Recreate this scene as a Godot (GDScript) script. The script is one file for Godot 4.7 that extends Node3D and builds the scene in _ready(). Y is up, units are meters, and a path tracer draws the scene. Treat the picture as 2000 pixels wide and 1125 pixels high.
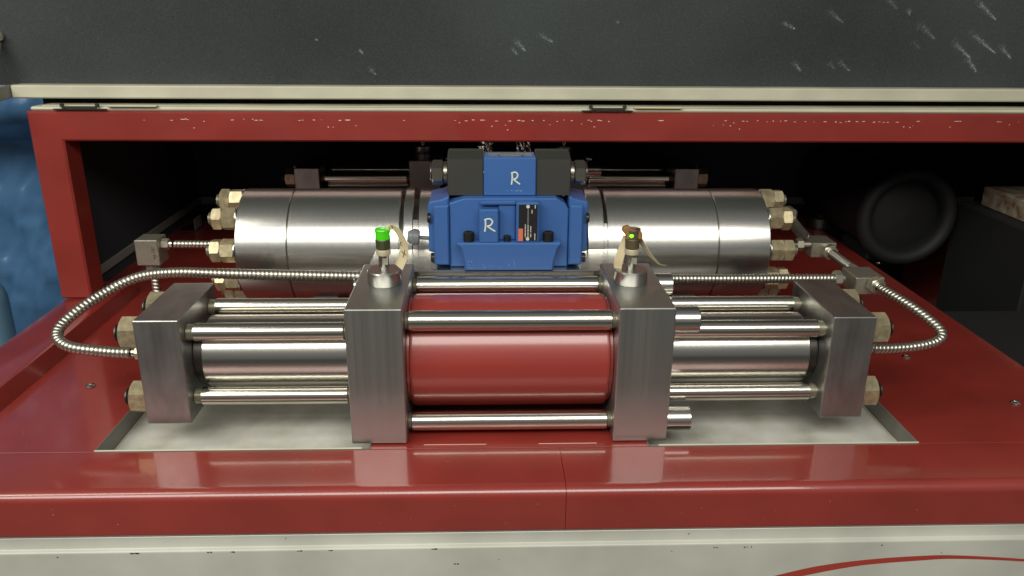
extends Node3D
# A close-up of a hydraulic intensifier bench under an open foam-lined lid.
# Units are metres; y = 0 is the top of the red deck; z = 0 the front face of the clamp blocks.

class G:
	var v := PackedVector3Array()
	var n := PackedVector3Array()
	var uv := PackedVector2Array()
	var ix := PackedInt32Array()
	var xf := Transform3D.IDENTITY

	func vert(p: Vector3, nr: Vector3, t: Vector2) -> int:
		v.append(xf * p)
		n.append((xf.basis * nr).normalized())
		uv.append(t)
		return v.size() - 1

	func tri(a: int, b: int, c: int) -> void:
		var f := (v[b] - v[a]).cross(v[c] - v[a])
		if f.dot(n[a] + n[b] + n[c]) > 0.0:
			ix.append_array(PackedInt32Array([a, c, b]))
		else:
			ix.append_array(PackedInt32Array([a, b, c]))

	static func plane_uv(p: Vector3, nr: Vector3) -> Vector2:
		var a := nr.abs()
		if a.x > a.y and a.x > a.z:
			return Vector2(p.z, p.y)
		if a.y > a.z:
			return Vector2(p.x, p.z)
		return Vector2(p.x, p.y)

	func poly(pts: Array, nr: Vector3) -> void:
		var ids := []
		for p in pts:
			ids.append(vert(p, nr, plane_uv(p, nr)))
		for i in range(1, ids.size() - 1):
			tri(ids[0], ids[i], ids[i + 1])

	func flat(pts: Array, towards: Vector3) -> void:
		var nr: Vector3 = (pts[1] - pts[0]).cross(pts[2] - pts[0])
		nr = nr.normalized()
		if nr.dot(towards) < 0.0:
			nr = -nr
		poly(pts, nr)

	func box(lo: Vector3, hi: Vector3, b := 0.001) -> void:
		var c := (lo + hi) * 0.5
		var h := (hi - lo) * 0.5
		b = minf(b, minf(h.x, minf(h.y, h.z)) * 0.9)
		for a in 3:
			var o := (a + 1) % 3
			var q := (a + 2) % 3
			for s in [-1.0, 1.0]:
				var nr := Vector3.ZERO
				nr[a] = s
				var pts := []
				for k in [[-1, -1], [1, -1], [1, 1], [-1, 1]]:
					var p := Vector3.ZERO
					p[a] = s * h[a]
					p[o] = k[0] * (h[o] - b)
					p[q] = k[1] * (h[q] - b)
					pts.append(c + p)
				poly(pts, nr)
			for so in [-1.0, 1.0]:
				for sq in [-1.0, 1.0]:
					var pts := []
					for k in [[0, -1], [0, 1], [1, 1], [1, -1]]:
						var p := Vector3.ZERO
						p[a] = k[1] * (h[a] - b)
						p[o] = so * (h[o] - (b if k[0] == 1 else 0.0))
						p[q] = sq * (h[q] - (0.0 if k[0] == 1 else b))
						pts.append(c + p)
					var nr := Vector3.ZERO
					nr[o] = so
					nr[q] = sq
					poly(pts, nr.normalized())
		for sx in [-1.0, 1.0]:
			for sy in [-1.0, 1.0]:
				for sz in [-1.0, 1.0]:
					var sg := Vector3(sx, sy, sz)
					poly([c + sg * Vector3(h.x, h.y - b, h.z - b), c + sg * Vector3(h.x - b, h.y, h.z - b), c + sg * Vector3(h.x - b, h.y - b, h.z)], sg.normalized())

	# profile of (along local x, radius); from the -x end to the +x end
	func lathe(prof: Array, segs := 48, a0 := 0.0, a1 := TAU, wob := 0.0) -> void:
		var nseg := prof.size() - 1
		var nr := []
		for i in nseg:
			var d: Vector2 = (prof[i + 1] - prof[i]).normalized()
			nr.append(Vector2(-d.y, d.x))
		for i in nseg:
			if prof[i].is_equal_approx(prof[i + 1]):
				continue
			var n0: Vector2 = nr[i]
			var n1: Vector2 = nr[i]
			if i > 0 and nr[i - 1].dot(nr[i]) > 0.85:
				n0 = (nr[i - 1] + nr[i]).normalized()
			if i < nseg - 1 and nr[i + 1].dot(nr[i]) > 0.85:
				n1 = (nr[i + 1] + nr[i]).normalized()
			var first := v.size()
			for k in segs + 1:
				var a := lerpf(a0, a1, float(k) / segs)
				var cy := cos(a)
				var cz := sin(a)
				var p0: Vector2 = prof[i]
				var p1: Vector2 = prof[i + 1]
				vert(Vector3(p0.x, p0.y * cy, p0.y * cz), Vector3(n0.x, n0.y * cy, n0.y * cz), Vector2(a / TAU, p0.x))
				vert(Vector3(p1.x, p1.y * cy, p1.y * cz), Vector3(n1.x, n1.y * cy, n1.y * cz), Vector2(a / TAU, p1.x))
			for k in segs:
				var b := first + k * 2
				if prof[i].y > 1e-6:
					tri(b, b + 1, b + 2)
				if prof[i + 1].y > 1e-6:
					tri(b + 1, b + 3, b + 2)

	func rod(x0: float, x1: float, r: float, ch := 0.001, segs := 40) -> void:
		lathe([Vector2(x0, 0), Vector2(x0, r - ch), Vector2(x0 + ch, r), Vector2(x1 - ch, r), Vector2(x1, r - ch), Vector2(x1, 0)], segs)

	func thread(x0: float, x1: float, r: float, pitch := 0.002) -> void:
		var pr := [Vector2(x0, 0), Vector2(x0, r * 0.9)]
		var x := x0
		while x + pitch < x1:
			pr.append(Vector2(x + pitch * 0.5, r))
			pr.append(Vector2(x + pitch, r * 0.9))
			x += pitch
		pr.append(Vector2(x1, r * 0.9))
		pr.append(Vector2(x1, 0))
		lathe(pr, 32)

	# hexagonal nut along local x with turned corners
	func hexnut(x0: float, x1: float, af: float, turn := 0.0, sides := 6) -> void:
		var rc := af * 0.5 * 0.97
		var step := TAU / sides
		for s in sides:
			var mid := turn + s * step
			var sn := Vector3(0, cos(mid), sin(mid))
			var prev := []
			for k in 9:
				var a := mid + (float(k) / 8.0 - 0.5) * step
				var ro := af * 0.5 / cos(a - mid)
				var c := (ro - rc) * 0.62
				var d := Vector3(0, cos(a), sin(a))
				var cur := [Vector3(x0, 0, 0), Vector3(x0, 0, 0) + d * rc, Vector3(x0 + c, 0, 0) + d * ro, Vector3(x1 - c, 0, 0) + d * ro, Vector3(x1, 0, 0) + d * rc, Vector3(x1, 0, 0)]
				if k > 0:
					var dm := (d + prev[6]).normalized() as Vector3
					poly([prev[1], prev[2], cur[2], cur[1]], (dm + Vector3(-1.2, 0, 0)).normalized())
					poly([prev[2], prev[3], cur[3], cur[2]], sn)
					poly([prev[3], prev[4], cur[4], cur[3]], (dm + Vector3(1.2, 0, 0)).normalized())
					poly([prev[0], prev[1], cur[1]], Vector3(-1, 0, 0))
					poly([prev[5], prev[4], cur[4]], Vector3(1, 0, 0))
				cur.append(d)
				prev = cur

	# outline in x, y pushed along z with a chamfer on the front (z1) rim
	func prism(outline: Array, z0: float, z1: float, b := 0.001) -> void:
		var m := outline.size()
		var cen := Vector2.ZERO
		for p in outline:
			cen += p
		cen /= m
		var area := 0.0
		for i in m:
			area += outline[i].cross(outline[(i + 1) % m])
		var sgn := 1.0 if area > 0.0 else -1.0
		var inner := []
		for i in m:
			var d0: Vector2 = (outline[i] - outline[(i + m - 1) % m]).normalized()
			var d1: Vector2 = (outline[(i + 1) % m] - outline[i]).normalized()
			var o0 := Vector2(d0.y, -d0.x) * sgn
			var o1 := Vector2(d1.y, -d1.x) * sgn
			var w := (o0 + o1)
			w = w / maxf(0.25, w.length_squared()) * 2.0
			inner.append(outline[i] - w * b)
		var tris := Geometry2D.triangulate_polygon(PackedVector2Array(inner))
		var f := []
		var r := []
		for p in inner:
			f.append(vert(Vector3(p.x, p.y, z1), Vector3(0, 0, 1), p))
		for p in inner:
			r.append(vert(Vector3(p.x, p.y, z0), Vector3(0, 0, -1), p))
		for i in range(0, tris.size(), 3):
			tri(f[tris[i]], f[tris[i + 1]], f[tris[i + 2]])
			tri(r[tris[i]], r[tris[i + 1]], r[tris[i + 2]])
		for i in m:
			var j := (i + 1) % m
			var p: Vector2 = outline[i]
			var q: Vector2 = outline[j]
			var d := (q - p).normalized()
			var o := Vector3(d.y, -d.x, 0) * sgn
			poly([Vector3(p.x, p.y, z0 + b), Vector3(q.x, q.y, z0 + b), Vector3(q.x, q.y, z1 - b), Vector3(p.x, p.y, z1 - b)], o)
			var pi: Vector2 = inner[i]
			var qi: Vector2 = inner[j]
			poly([Vector3(p.x, p.y, z1 - b), Vector3(q.x, q.y, z1 - b), Vector3(qi.x, qi.y, z1), Vector3(pi.x, pi.y, z1)], (o + Vector3(0, 0, 1)).normalized())
			poly([Vector3(p.x, p.y, z0 + b), Vector3(q.x, q.y, z0 + b), Vector3(qi.x, qi.y, z0), Vector3(pi.x, pi.y, z0)], (o - Vector3(0, 0, 1)).normalized())

	# open profile of (z, y) points swept along x, smooth across joints below about 45 degrees
	func extrude_x(prof: Array, x0: float, x1: float, out_of: Vector2, caps := false) -> void:
		var m := prof.size() - 1
		var nr := []
		for i in m:
			var d: Vector2 = (prof[i + 1] - prof[i]).normalized()
			var o := Vector2(d.y, -d.x)
			var midp: Vector2 = (prof[i] + prof[i + 1]) * 0.5
			if o.dot(midp - out_of) < 0.0:
				o = -o
			nr.append(o)
		for i in m:
			var n0: Vector2 = nr[i]
			var n1: Vector2 = nr[i]
			if i > 0 and nr[i - 1].dot(nr[i]) > 0.75:
				n0 = (nr[i - 1] + nr[i]).normalized()
			if i < m - 1 and nr[i + 1].dot(nr[i]) > 0.75:
				n1 = (nr[i + 1] + nr[i]).normalized()
			var a := vert(Vector3(x0, prof[i].y, prof[i].x), Vector3(0, n0.y, n0.x), Vector2(x0, prof[i].y))
			var b := vert(Vector3(x1, prof[i].y, prof[i].x), Vector3(0, n0.y, n0.x), Vector2(x1, prof[i].y))
			var c := vert(Vector3(x1, prof[i + 1].y, prof[i + 1].x), Vector3(0, n1.y, n1.x), Vector2(x1, prof[i + 1].y))
			var d2 := vert(Vector3(x0, prof[i + 1].y, prof[i + 1].x), Vector3(0, n1.y, n1.x), Vector2(x0, prof[i + 1].y))
			tri(a, b, c)
			tri(a, c, d2)
		if caps:
			for x in [x0, x1]:
				var pts := []
				for p in prof:
					pts.append(Vector3(x, p.y, p.x))
				poly(pts, Vector3(-1 if x == x0 else 1, 0, 0))

	# tube along a curve; a pitch above zero makes the coils of a spring guard
	func sweep(pts: Array, r: float, segs := 20, pitch := 0.0, depth := 0.16, fine := 0.004) -> void:
		var cv := Curve3D.new()
		cv.bake_interval = 0.002
		for i in pts.size():
			var t := Vector3.ZERO
			if i > 0 and i < pts.size() - 1:
				t = (pts[i + 1] - pts[i - 1]) / 6.0
			cv.add_point(pts[i], -t, t)
		var total := cv.get_baked_length()
		var stepl := pitch / 7.0 if pitch > 0.0 else fine
		var count := maxi(2, int(total / stepl))
		var up := Vector3(0.13, 0.91, 0.31)
		var first := v.size()
		for i in count + 1:
			var s := total * i / count
			var p := cv.sample_baked(s, true)
			var d := (cv.sample_baked(minf(total, s + 0.0015), true) - cv.sample_baked(maxf(0.0, s - 0.0015), true)).normalized()
			up = (up - d * up.dot(d)).normalized()
			var sd := d.cross(up)
			for k in segs + 1:
				var a := TAU * k / segs
				var rr := r
				var slope := 0.0
				if pitch > 0.0:
					var ph := fposmod(s / pitch + a / TAU, 1.0) - 0.5
					var hgt := sqrt(maxf(0.0, 1.0 - 4.0 * ph * ph))
					rr = r * (1.0 - depth + depth * hgt)
					slope = clampf(-4.0 * ph / maxf(hgt, 0.22) * depth * r / pitch, -1.6, 1.6)
				var o := up * cos(a) + sd * sin(a)
				vert(p + o * rr, (o - d * slope).normalized(), Vector2(float(k) / segs, s))
		for i in count:
			for k in segs:
				var b := first + i * (segs + 1) + k
				tri(b, b + 1, b + segs + 1)
				tri(b + 1, b + segs + 2, b + segs + 1)
		for e in [0, count]:
			var c := cv.sample_baked(total * e / count, true)
			var nrm := (cv.sample_baked(0.002, true) - cv.sample_baked(0.0, true)).normalized() * -1.0 if e == 0 else (cv.sample_baked(total, true) - cv.sample_baked(total - 0.002, true)).normalized()
			var m := vert(c, nrm, Vector2.ZERO)
			var ring := []
			for k in segs + 1:
				var at: Vector3 = xf.affine_inverse() * v[first + e * (segs + 1) + k]
				ring.append(vert(at, nrm, Vector2.ZERO))
			for k in segs:
				tri(m, ring[k], ring[k + 1])

	# lays an outline drawn in x, y down as x, -z with its depth pointing up
	func turn_up(y: float) -> void:
		for i in v.size():
			v[i] = Vector3(v[i].x, y + v[i].z, -v[i].y)
			n[i] = Vector3(n[i].x, n[i].z, -n[i].y)

	# turns an outline drawn in x, y into one in z, y with its depth along x
	func turn_side(x: float) -> void:
		for i in v.size():
			v[i] = Vector3(x + v[i].z, v[i].y, v[i].x)
			n[i] = Vector3(n[i].z, n[i].y, n[i].x)
		for i in range(0, ix.size(), 3):
			var k := ix[i]
			ix[i] = ix[i + 1]
			ix[i + 1] = k

	func mesh() -> ArrayMesh:
		var arr := []
		arr.resize(Mesh.ARRAY_MAX)
		arr[Mesh.ARRAY_VERTEX] = v
		arr[Mesh.ARRAY_NORMAL] = n
		arr[Mesh.ARRAY_TEX_UV] = uv
		arr[Mesh.ARRAY_INDEX] = ix
		var m := ArrayMesh.new()
		m.add_surface_from_arrays(Mesh.PRIMITIVE_TRIANGLES, arr)
		return m


var M := {}
var rng := RandomNumberGenerator.new()
var taken := {}


func numbered(called: String) -> String:
	var k: int = taken.get(called, 0)
	taken[called] = k + 1
	return called if k == 0 else "%s_%03d" % [called, k]


func thing(called: String, label: String, category: String, at := Vector3.ZERO, group := "") -> Node3D:
	var o := Node3D.new()
	o.name = numbered(called)
	add_child(o, true)
	o.position = at
	tag(o, label, category, group)
	return o


func tag(o: Node, label: String, category: String, group := "") -> void:
	o.set_meta("label", label)
	if category != "":
		o.set_meta("category", category)
	if group != "":
		o.set_meta("group", group)


# commits a shape given in scene coordinates as a child of `parent`
func part(called: String, g: G, m: Material, parent: Node3D, label := "") -> MeshInstance3D:
	var o := MeshInstance3D.new()
	var off := Vector3.ZERO
	var p: Node = parent
	while p is Node3D and p != self:
		off += p.position
		p = p.get_parent()
	if off != Vector3.ZERO:
		for i in g.v.size():
			g.v[i] -= off
	o.mesh = g.mesh()
	o.mesh.surface_set_material(0, m)
	var k := 0
	var nm := called
	while parent.has_node(NodePath(nm)):
		k += 1
		nm = "%s_%03d" % [called, k]
	o.name = nm
	parent.add_child(o, true)
	if label != "":
		o.set_meta("label", label)
	return o


func B(lo: Vector3, hi: Vector3, b := 0.001) -> G:
	var g := G.new()
	g.box(lo, hi, b)
	return g


# a frame whose local x points along d
func along(d: Vector3, at: Vector3) -> Transform3D:
	d = d.normalized()
	var u := Vector3.UP if absf(d.y) < 0.9 else Vector3(0, 0, -1)
	var z := d.cross(u).normalized()
	var y := z.cross(d).normalized()
	return Transform3D(Basis(d, y, z), at)


func R(at: Vector3, d: Vector3, x0: float, x1: float, r: float, ch := 0.001, segs := 40) -> G:
	var g := G.new()
	g.xf = along(d, at)
	g.rod(x0, x1, r, ch, segs)
	return g


func noise_tex(freq: float, lo: Color, hi: Color, size := 512, seed_ := 1, oct := 4, mid := 0.5) -> NoiseTexture2D:
	var f := FastNoiseLite.new()
	f.seed = seed_
	f.noise_type = FastNoiseLite.TYPE_SIMPLEX_SMOOTH
	f.frequency = freq
	f.fractal_octaves = oct
	var t := NoiseTexture2D.new()
	t.noise = f
	t.width = size
	t.height = size
	t.seamless = true
	var gr := Gradient.new()
	gr.offsets = PackedFloat32Array([0.0, mid, 1.0])
	gr.colors = PackedColorArray([lo, lo.lerp(hi, 0.5), hi])
	t.color_ramp = gr
	return t


func normal_tex(freq: float, strength: float, size := 512, seed_ := 1, oct := 3) -> NoiseTexture2D:
	var f := FastNoiseLite.new()
	f.seed = seed_
	f.noise_type = FastNoiseLite.TYPE_SIMPLEX_SMOOTH
	f.frequency = freq
	f.fractal_octaves = oct
	var t := NoiseTexture2D.new()
	t.noise = f
	t.width = size
	t.height = size
	t.seamless = true
	t.as_normal_map = true
	t.bump_strength = strength
	return t


# streaks that run along v: rows or columns of grind marks
func streaks(w: int, h: int, lo: float, hi: float, seed_: int, run: float) -> Image:
	var im := Image.create(w, h, false, Image.FORMAT_RGB8)
	var r := RandomNumberGenerator.new()
	r.seed = seed_
	var f := FastNoiseLite.new()
	f.seed = seed_
	f.frequency = 1.0
	f.fractal_octaves = 3
	for x in w:
		var grain := r.randf()
		for y in h:
			var k := clampf(0.5 + 0.55 * f.get_noise_2d(x * 0.045, y * run) + (grain - 0.5) * 0.55, 0.0, 1.0)
			var c := lerpf(lo, hi, k)
			im.set_pixel(x, y, Color(c, c, c))
	return im


func mat(c: Color, rough: float, metal := 0.0) -> StandardMaterial3D:
	var m := StandardMaterial3D.new()
	m.albedo_color = c.linear_to_srgb()
	m.roughness = rough
	m.metallic = metal
	return m


func tri_normal(m: StandardMaterial3D, t: Texture2D, scale: float, amount: float) -> void:
	m.uv1_triplanar = true
	m.uv1_world_triplanar = true
	m.uv1_scale = Vector3.ONE * scale
	m.normal_enabled = true
	m.normal_texture = t
	m.normal_scale = amount


func materials() -> void:
	var smudge := noise_tex(0.012, Color(0.68, 0.68, 0.68), Color(1, 1, 1), 512, 5)
	var wear := noise_tex(0.008, Color(0.88, 0.88, 0.88), Color(1, 1, 1), 512, 9)
	var peel := normal_tex(0.06, 1.2, 512, 3, 2)
	# red enamel
	var red := mat(Color(0.285, 0.033, 0.024), 0.42)
	red.albedo_texture = wear
	red.roughness_texture = smudge
	red.clearcoat_enabled = true
	red.clearcoat = 1.0
	red.clearcoat_roughness = 0.09
	red.clearcoat_texture = noise_tex(0.01, Color(0.75, 0.6, 0.75), Color(1, 1, 1), 512, 81, 5)
	tri_normal(red, peel, 1.15, 0.05)
	M.red = red
	var red2 := red.duplicate() as StandardMaterial3D
	red2.clearcoat_roughness = 0.16
	red2.clearcoat_texture = null
	red2.albedo_texture = null
	red2.roughness_texture = null
	tri_normal(red2, peel, 10.0, 0.07)
	M.red_barrel = red2
	var cream := mat(Color(0.58, 0.585, 0.51), 0.4)
	cream.albedo_texture = wear
	cream.roughness_texture = smudge
	tri_normal(cream, peel, 1.3, 0.05)
	M.cream = cream
	M.rim = cream.duplicate()
	M.rim.albedo_color = Color(0.62, 0.60, 0.46).linear_to_srgb()
	# ground and milled steel
	var milled := mat(Color(0.53, 0.53, 0.505), 0.42, 1.0)
	var st := streaks(256, 32, 0.8, 1.0, 4, 0.01)
	milled.roughness_texture = ImageTexture.create_from_image(st)
	milled.roughness = 0.42
	milled.normal_enabled = true
	var hb := streaks(256, 32, 0.46, 0.54, 8, 0.006)
	hb.bump_map_to_normal_map(2.0)
	milled.normal_texture = ImageTexture.create_from_image(hb)
	milled.normal_scale = 0.04
	milled.uv1_scale = Vector3(6.0, 3.0, 1.0)
	M.milled = milled
	var plate := milled.duplicate() as StandardMaterial3D
	plate.albedo_color = Color(0.52, 0.52, 0.50).linear_to_srgb()
	plate.normal_scale = 0.03
	plate.albedo_texture = noise_tex(0.02, Color(0.86, 0.86, 0.86), Color(1, 1, 1), 256, 51, 3)
	M.plate = plate
	var rodm := mat(Color(0.66, 0.63, 0.55), 0.21, 1.0)
	rodm.uv1_triplanar = true
	rodm.uv1_world_triplanar = true
	rodm.uv1_scale = Vector3.ONE * 4.0
	M.rod = rodm
	var turned := mat(Color(0.575, 0.565, 0.53), 0.31, 1.0)
	turned.roughness_texture = ImageTexture.create_from_image(streaks(128, 512, 0.7, 0.82, 21, 0.1))
	turned.anisotropy_enabled = true
	turned.anisotropy = 0.5
	var tn := streaks(512, 16, 0.4, 0.6, 31, 0.05)
	tn.rotate_90(CLOCKWISE)
	tn.bump_map_to_normal_map(1.4)
	turned.normal_enabled = true
	turned.normal_texture = ImageTexture.create_from_image(tn)
	turned.normal_scale = 0.012
	turned.uv1_scale = Vector3(3.0, 5.0, 1.0)
	M.turned = turned
	M.hp = mat(Color(0.60, 0.585, 0.54), 0.24, 1.0)
	M.hp.uv1_triplanar = true
	M.hp.uv1_world_triplanar = true
	M.hp.uv1_scale = Vector3.ONE * 3.0
	M.polished = mat(Color(0.66, 0.64, 0.57), 0.17, 1.0)
	M.puck = mat(Color(0.50, 0.495, 0.46), 0.3, 1.0)
	M.dark_steel = mat(Color(0.10, 0.095, 0.085), 0.45, 1.0)
	M.zinc = mat(Color(0.60, 0.51, 0.32), 0.44, 0.65)
	M.zinc.roughness_texture = smudge
	M.zinc.albedo_texture = noise_tex(0.02, Color(0.75, 0.75, 0.75), Color(1, 1, 1), 256, 18)
	tri_normal(M.zinc, normal_tex(0.05, 1.5, 256, 15, 3), 14.0, 0.12)
	M.fitting = mat(Color(0.43, 0.41, 0.33), 0.42, 0.8)
	M.fitting.roughness_texture = smudge
	tri_normal(M.fitting, normal_tex(0.05, 1.5, 256, 16, 3), 14.0, 0.08)
	M.coil = mat(Color(0.50, 0.475, 0.41), 0.36, 1.0)
	M.tray = mat(Color(0.70, 0.70, 0.645), 0.25)
	M.tray.metallic = 0.0
	M.tray.roughness_texture = smudge
	M.tray.albedo_texture = noise_tex(0.009, Color(0.80, 0.79, 0.75), Color(1, 1, 1), 512, 71, 5, 0.4)
	tri_normal(M.tray, peel, 2.0, 0.06)
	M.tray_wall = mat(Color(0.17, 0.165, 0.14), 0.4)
	# valve
	M.blue = mat(Color(0.032, 0.112, 0.33), 0.5)
	M.blue.clearcoat_enabled = true
	M.blue.clearcoat = 0.4
	M.blue.clearcoat_roughness = 0.22
	tri_normal(M.blue, normal_tex(0.09, 2.0, 512, 22, 3), 14.0, 0.7)
	M.black_plastic = mat(Color(0.034, 0.034, 0.030), 0.5)
	tri_normal(M.black_plastic, normal_tex(0.15, 2.0, 256, 23, 2), 20.0, 0.15)
	M.black_screw = mat(Color(0.03, 0.029, 0.028), 0.35, 0.6)
	M.nickel = mat(Color(0.30, 0.28, 0.235), 0.36, 1.0)
	M.nameplate = mat(Color(0.018, 0.018, 0.018), 0.3)
	M.label_red = mat(Color(0.62, 0.16, 0.08), 0.5)
	M.label_white = mat(Color(0.6, 0.6, 0.52), 0.5)
	M.label_grey = mat(Color(0.22, 0.22, 0.21), 0.5)
	M.aluminium = mat(Color(0.62, 0.62, 0.60), 0.25, 1.0)
	M.chalk = mat(Color(0.62, 0.68, 0.56), 0.9)
	M.ink = mat(Color(0.03, 0.03, 0.028), 0.7)
	M.foil = mat(Color(0.75, 0.75, 0.72), 0.16, 1.0)
	M.grey_plastic = mat(Color(0.16, 0.17, 0.17), 0.4)
	# sensors
	M.lens = mat(Color(0.07, 0.42, 0.012), 0.12)
	M.lens.emission_enabled = true
	M.lens.emission = Color(0.14, 1.0, 0.0)
	M.lens.emission_energy_multiplier = 0.2
	M.led = mat(Color(0.2, 0.7, 0.02), 0.3)
	M.led.emission_enabled = true
	M.led.emission = Color(0.35, 1.0, 0.02)
	M.led.emission_energy_multiplier = 3.0
	M.olive = mat(Color(0.045, 0.05, 0.02), 0.4)
	M.olive_brown = mat(Color(0.09, 0.065, 0.03), 0.45)
	M.beige = mat(Color(0.50, 0.44, 0.30), 0.5, 0.3)
	M.tape = mat(Color(0.58, 0.49, 0.30), 0.75)
	M.tape.backlight_enabled = true
	M.tape.backlight = Color(0.2, 0.17, 0.1)
	M.brown_tape = mat(Color(0.27, 0.14, 0.04), 0.5)
	# surroundings
	M.rubber = mat(Color(0.006, 0.006, 0.0065), 0.8)
	M.duct = mat(Color(0.007, 0.007, 0.007), 0.7)
	M.wall = mat(Color(0.022, 0.026, 0.03), 0.9)
	M.trim = mat(Color(0.22, 0.22, 0.19), 0.6)
	M.chip_pale = mat(Color(0.75, 0.52, 0.45), 0.7)
	M.chip_dark = mat(Color(0.05, 0.035, 0.025), 0.8)
	M.stripe = mat(Color(0.36, 0.045, 0.03), 0.35)
	M.tarp = mat(Color(0.075, 0.19, 0.37), 0.3)
	M.tarp.normal_enabled = true
	tri_normal(M.tarp, normal_tex(0.015, 3.0, 512, 33, 4), 2.2, 0.45)
	M.pale_blue = mat(Color(0.16, 0.30, 0.42), 0.4)
	M.concrete = mat(Color(0.16, 0.155, 0.14), 0.85)
	M.rusty_cream = mat(Color(0.42, 0.40, 0.33), 0.6)
	M.rusty_cream.albedo_texture = noise_tex(0.02, Color(0.55, 0.36, 0.22), Color(1, 1, 1), 256, 44, 4, 0.28)
	M.rusty_cream.uv1_triplanar = true
	M.rusty_cream.uv1_world_triplanar = true
	M.rusty_cream.uv1_scale = Vector3.ONE * 5.0


func foam_material() -> StandardMaterial3D:
	# dark speckled foam with pale scratches; 2.2 m by 1.1 m of panel, about a millimetre a pixel
	var w := 2048
	var h := 1024
	var data := PackedByteArray()
	data.resize(w * h)
	var r := RandomNumberGenerator.new()
	r.seed = 77
	var f := FastNoiseLite.new()
	f.seed = 7
	f.frequency = 0.006
	f.fractal_octaves = 4
	var slow := f.get_image(w / 4, h / 4)
	slow.resize(w, h, Image.INTERPOLATE_CUBIC)
	var lowd := slow.get_data()
	var step := lowd.size() / (w * h)
	for i in w * h:
		var k := 84.0 + (lowd[i * step] - 128) * 0.10 + r.randf() * 26.0 - 13.0
		if r.randf() < 0.006:
			k += r.randf() * 70.0
		data[i] = clampi(int(k), 0, 255)
	var im := Image.create_from_data(w, h, false, Image.FORMAT_L8, data)
	var sc := [[0.024, 0.085, 0.043, 0.067, 0.8], [0.016, 0.07, 0.027, 0.06, 0.6], [0.072, 0.097, 0.097, 0.084, 0.6], [-0.29, 0.067, -0.284, 0.06, 0.9], [-0.273, 0.032, -0.262, 0.02, 0.7], [0.939, 0.159, 0.984, 0.131, 0.8], [0.92, 0.085, 0.962, 0.059, 0.8], [0.96, 0.055, 0.988, 0.031, 0.9], [0.952, 0.102, 1.011, 0.068, 0.8], [1.02, 0.079, 1.049, 0.058, 0.8], [0.558, 0.121, 0.582, 0.111, 0.8], [0.644, 0.142, 0.676, 0.123, 0.6]]
	sc.append_array([[0.752, 0.167, 0.776, 0.148, 0.5], [0.84, 0.117, 0.874, 0.094, 0.6], [0.598, 0.047, 0.616, 0.031, 0.8], [0.8, 0.148, 0.806, 0.137, 0.7], [0.671, 0.047, 0.686, 0.036, 0.5], [0.691, 0.051, 0.718, 0.032, 0.6], [0.833, 0.088, 0.85, 0.076, 0.35], [-0.374, 0.087, -0.372, 0.084, 0.9], [0.829, 0.124, 0.834, 0.109, 0.2], [0.223, 0.12, 0.227, 0.122, 0.6]])
	for s in sc:
		var a := Vector2(s[0] * 0.955, s[1] * 1.07)
		var b := Vector2(s[2] * 0.955, s[3] * 1.07)
		var len := a.distance_to(b) * 930.0
		var across := (b - a).orthogonal().normalized() / 930.0
		for k in int(len * 9.0) + 12:
			var t := r.randf()
			var wide := (0.6 + 2.4 * (1.0 - t)) * (1.0 if len > 12 else 0.5)
			var p := a.lerp(b, t) + across * r.randfn() * wide
			var x := int((p.x + 1.1) * 930.0)
			var y := int(p.y * 930.0)
			var c := im.get_pixel(x, y).r
			c = minf(1.0, c + s[4] * r.randf() * (0.16 if k % 3 else 0.5))
			im.set_pixel(x, y, Color(c, c, c))
		for k in int(len * 14.0):
			var t := pow(r.randf(), 1.6)
			var p := a.lerp(b, t * 1.3 - 0.2) + across * r.randfn() * 3.5
			var x := clampi(int((p.x + 1.1) * 930.0), 0, w - 1)
			var y := clampi(int(p.y * 930.0), 0, h - 1)
			var c := minf(1.0, im.get_pixel(x, y).r + s[4] * 0.07 * r.randf())
			im.set_pixel(x, y, Color(c, c, c))
	var m := mat(Color(0.46, 0.545, 0.555), 0.8)
	m.albedo_texture = ImageTexture.create_from_image(im)
	var nt := normal_tex(0.25, 4.0, 512, 61, 2)
	m.normal_enabled = true
	m.normal_texture = nt
	m.normal_scale = 0.0
	return m


func lamp(at: Vector3, look: Vector3, size: Vector2, energy: float, col: Color) -> void:
	var l := AreaLight3D.new()
	l.name = "ceiling_lamp_light"
	add_child(l, true)
	l.area_size = size
	l.light_energy = energy
	l.light_color = col
	l.shadow_enabled = true
	l.look_at_from_position(at, look, Vector3(0, 0, -1))


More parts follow.
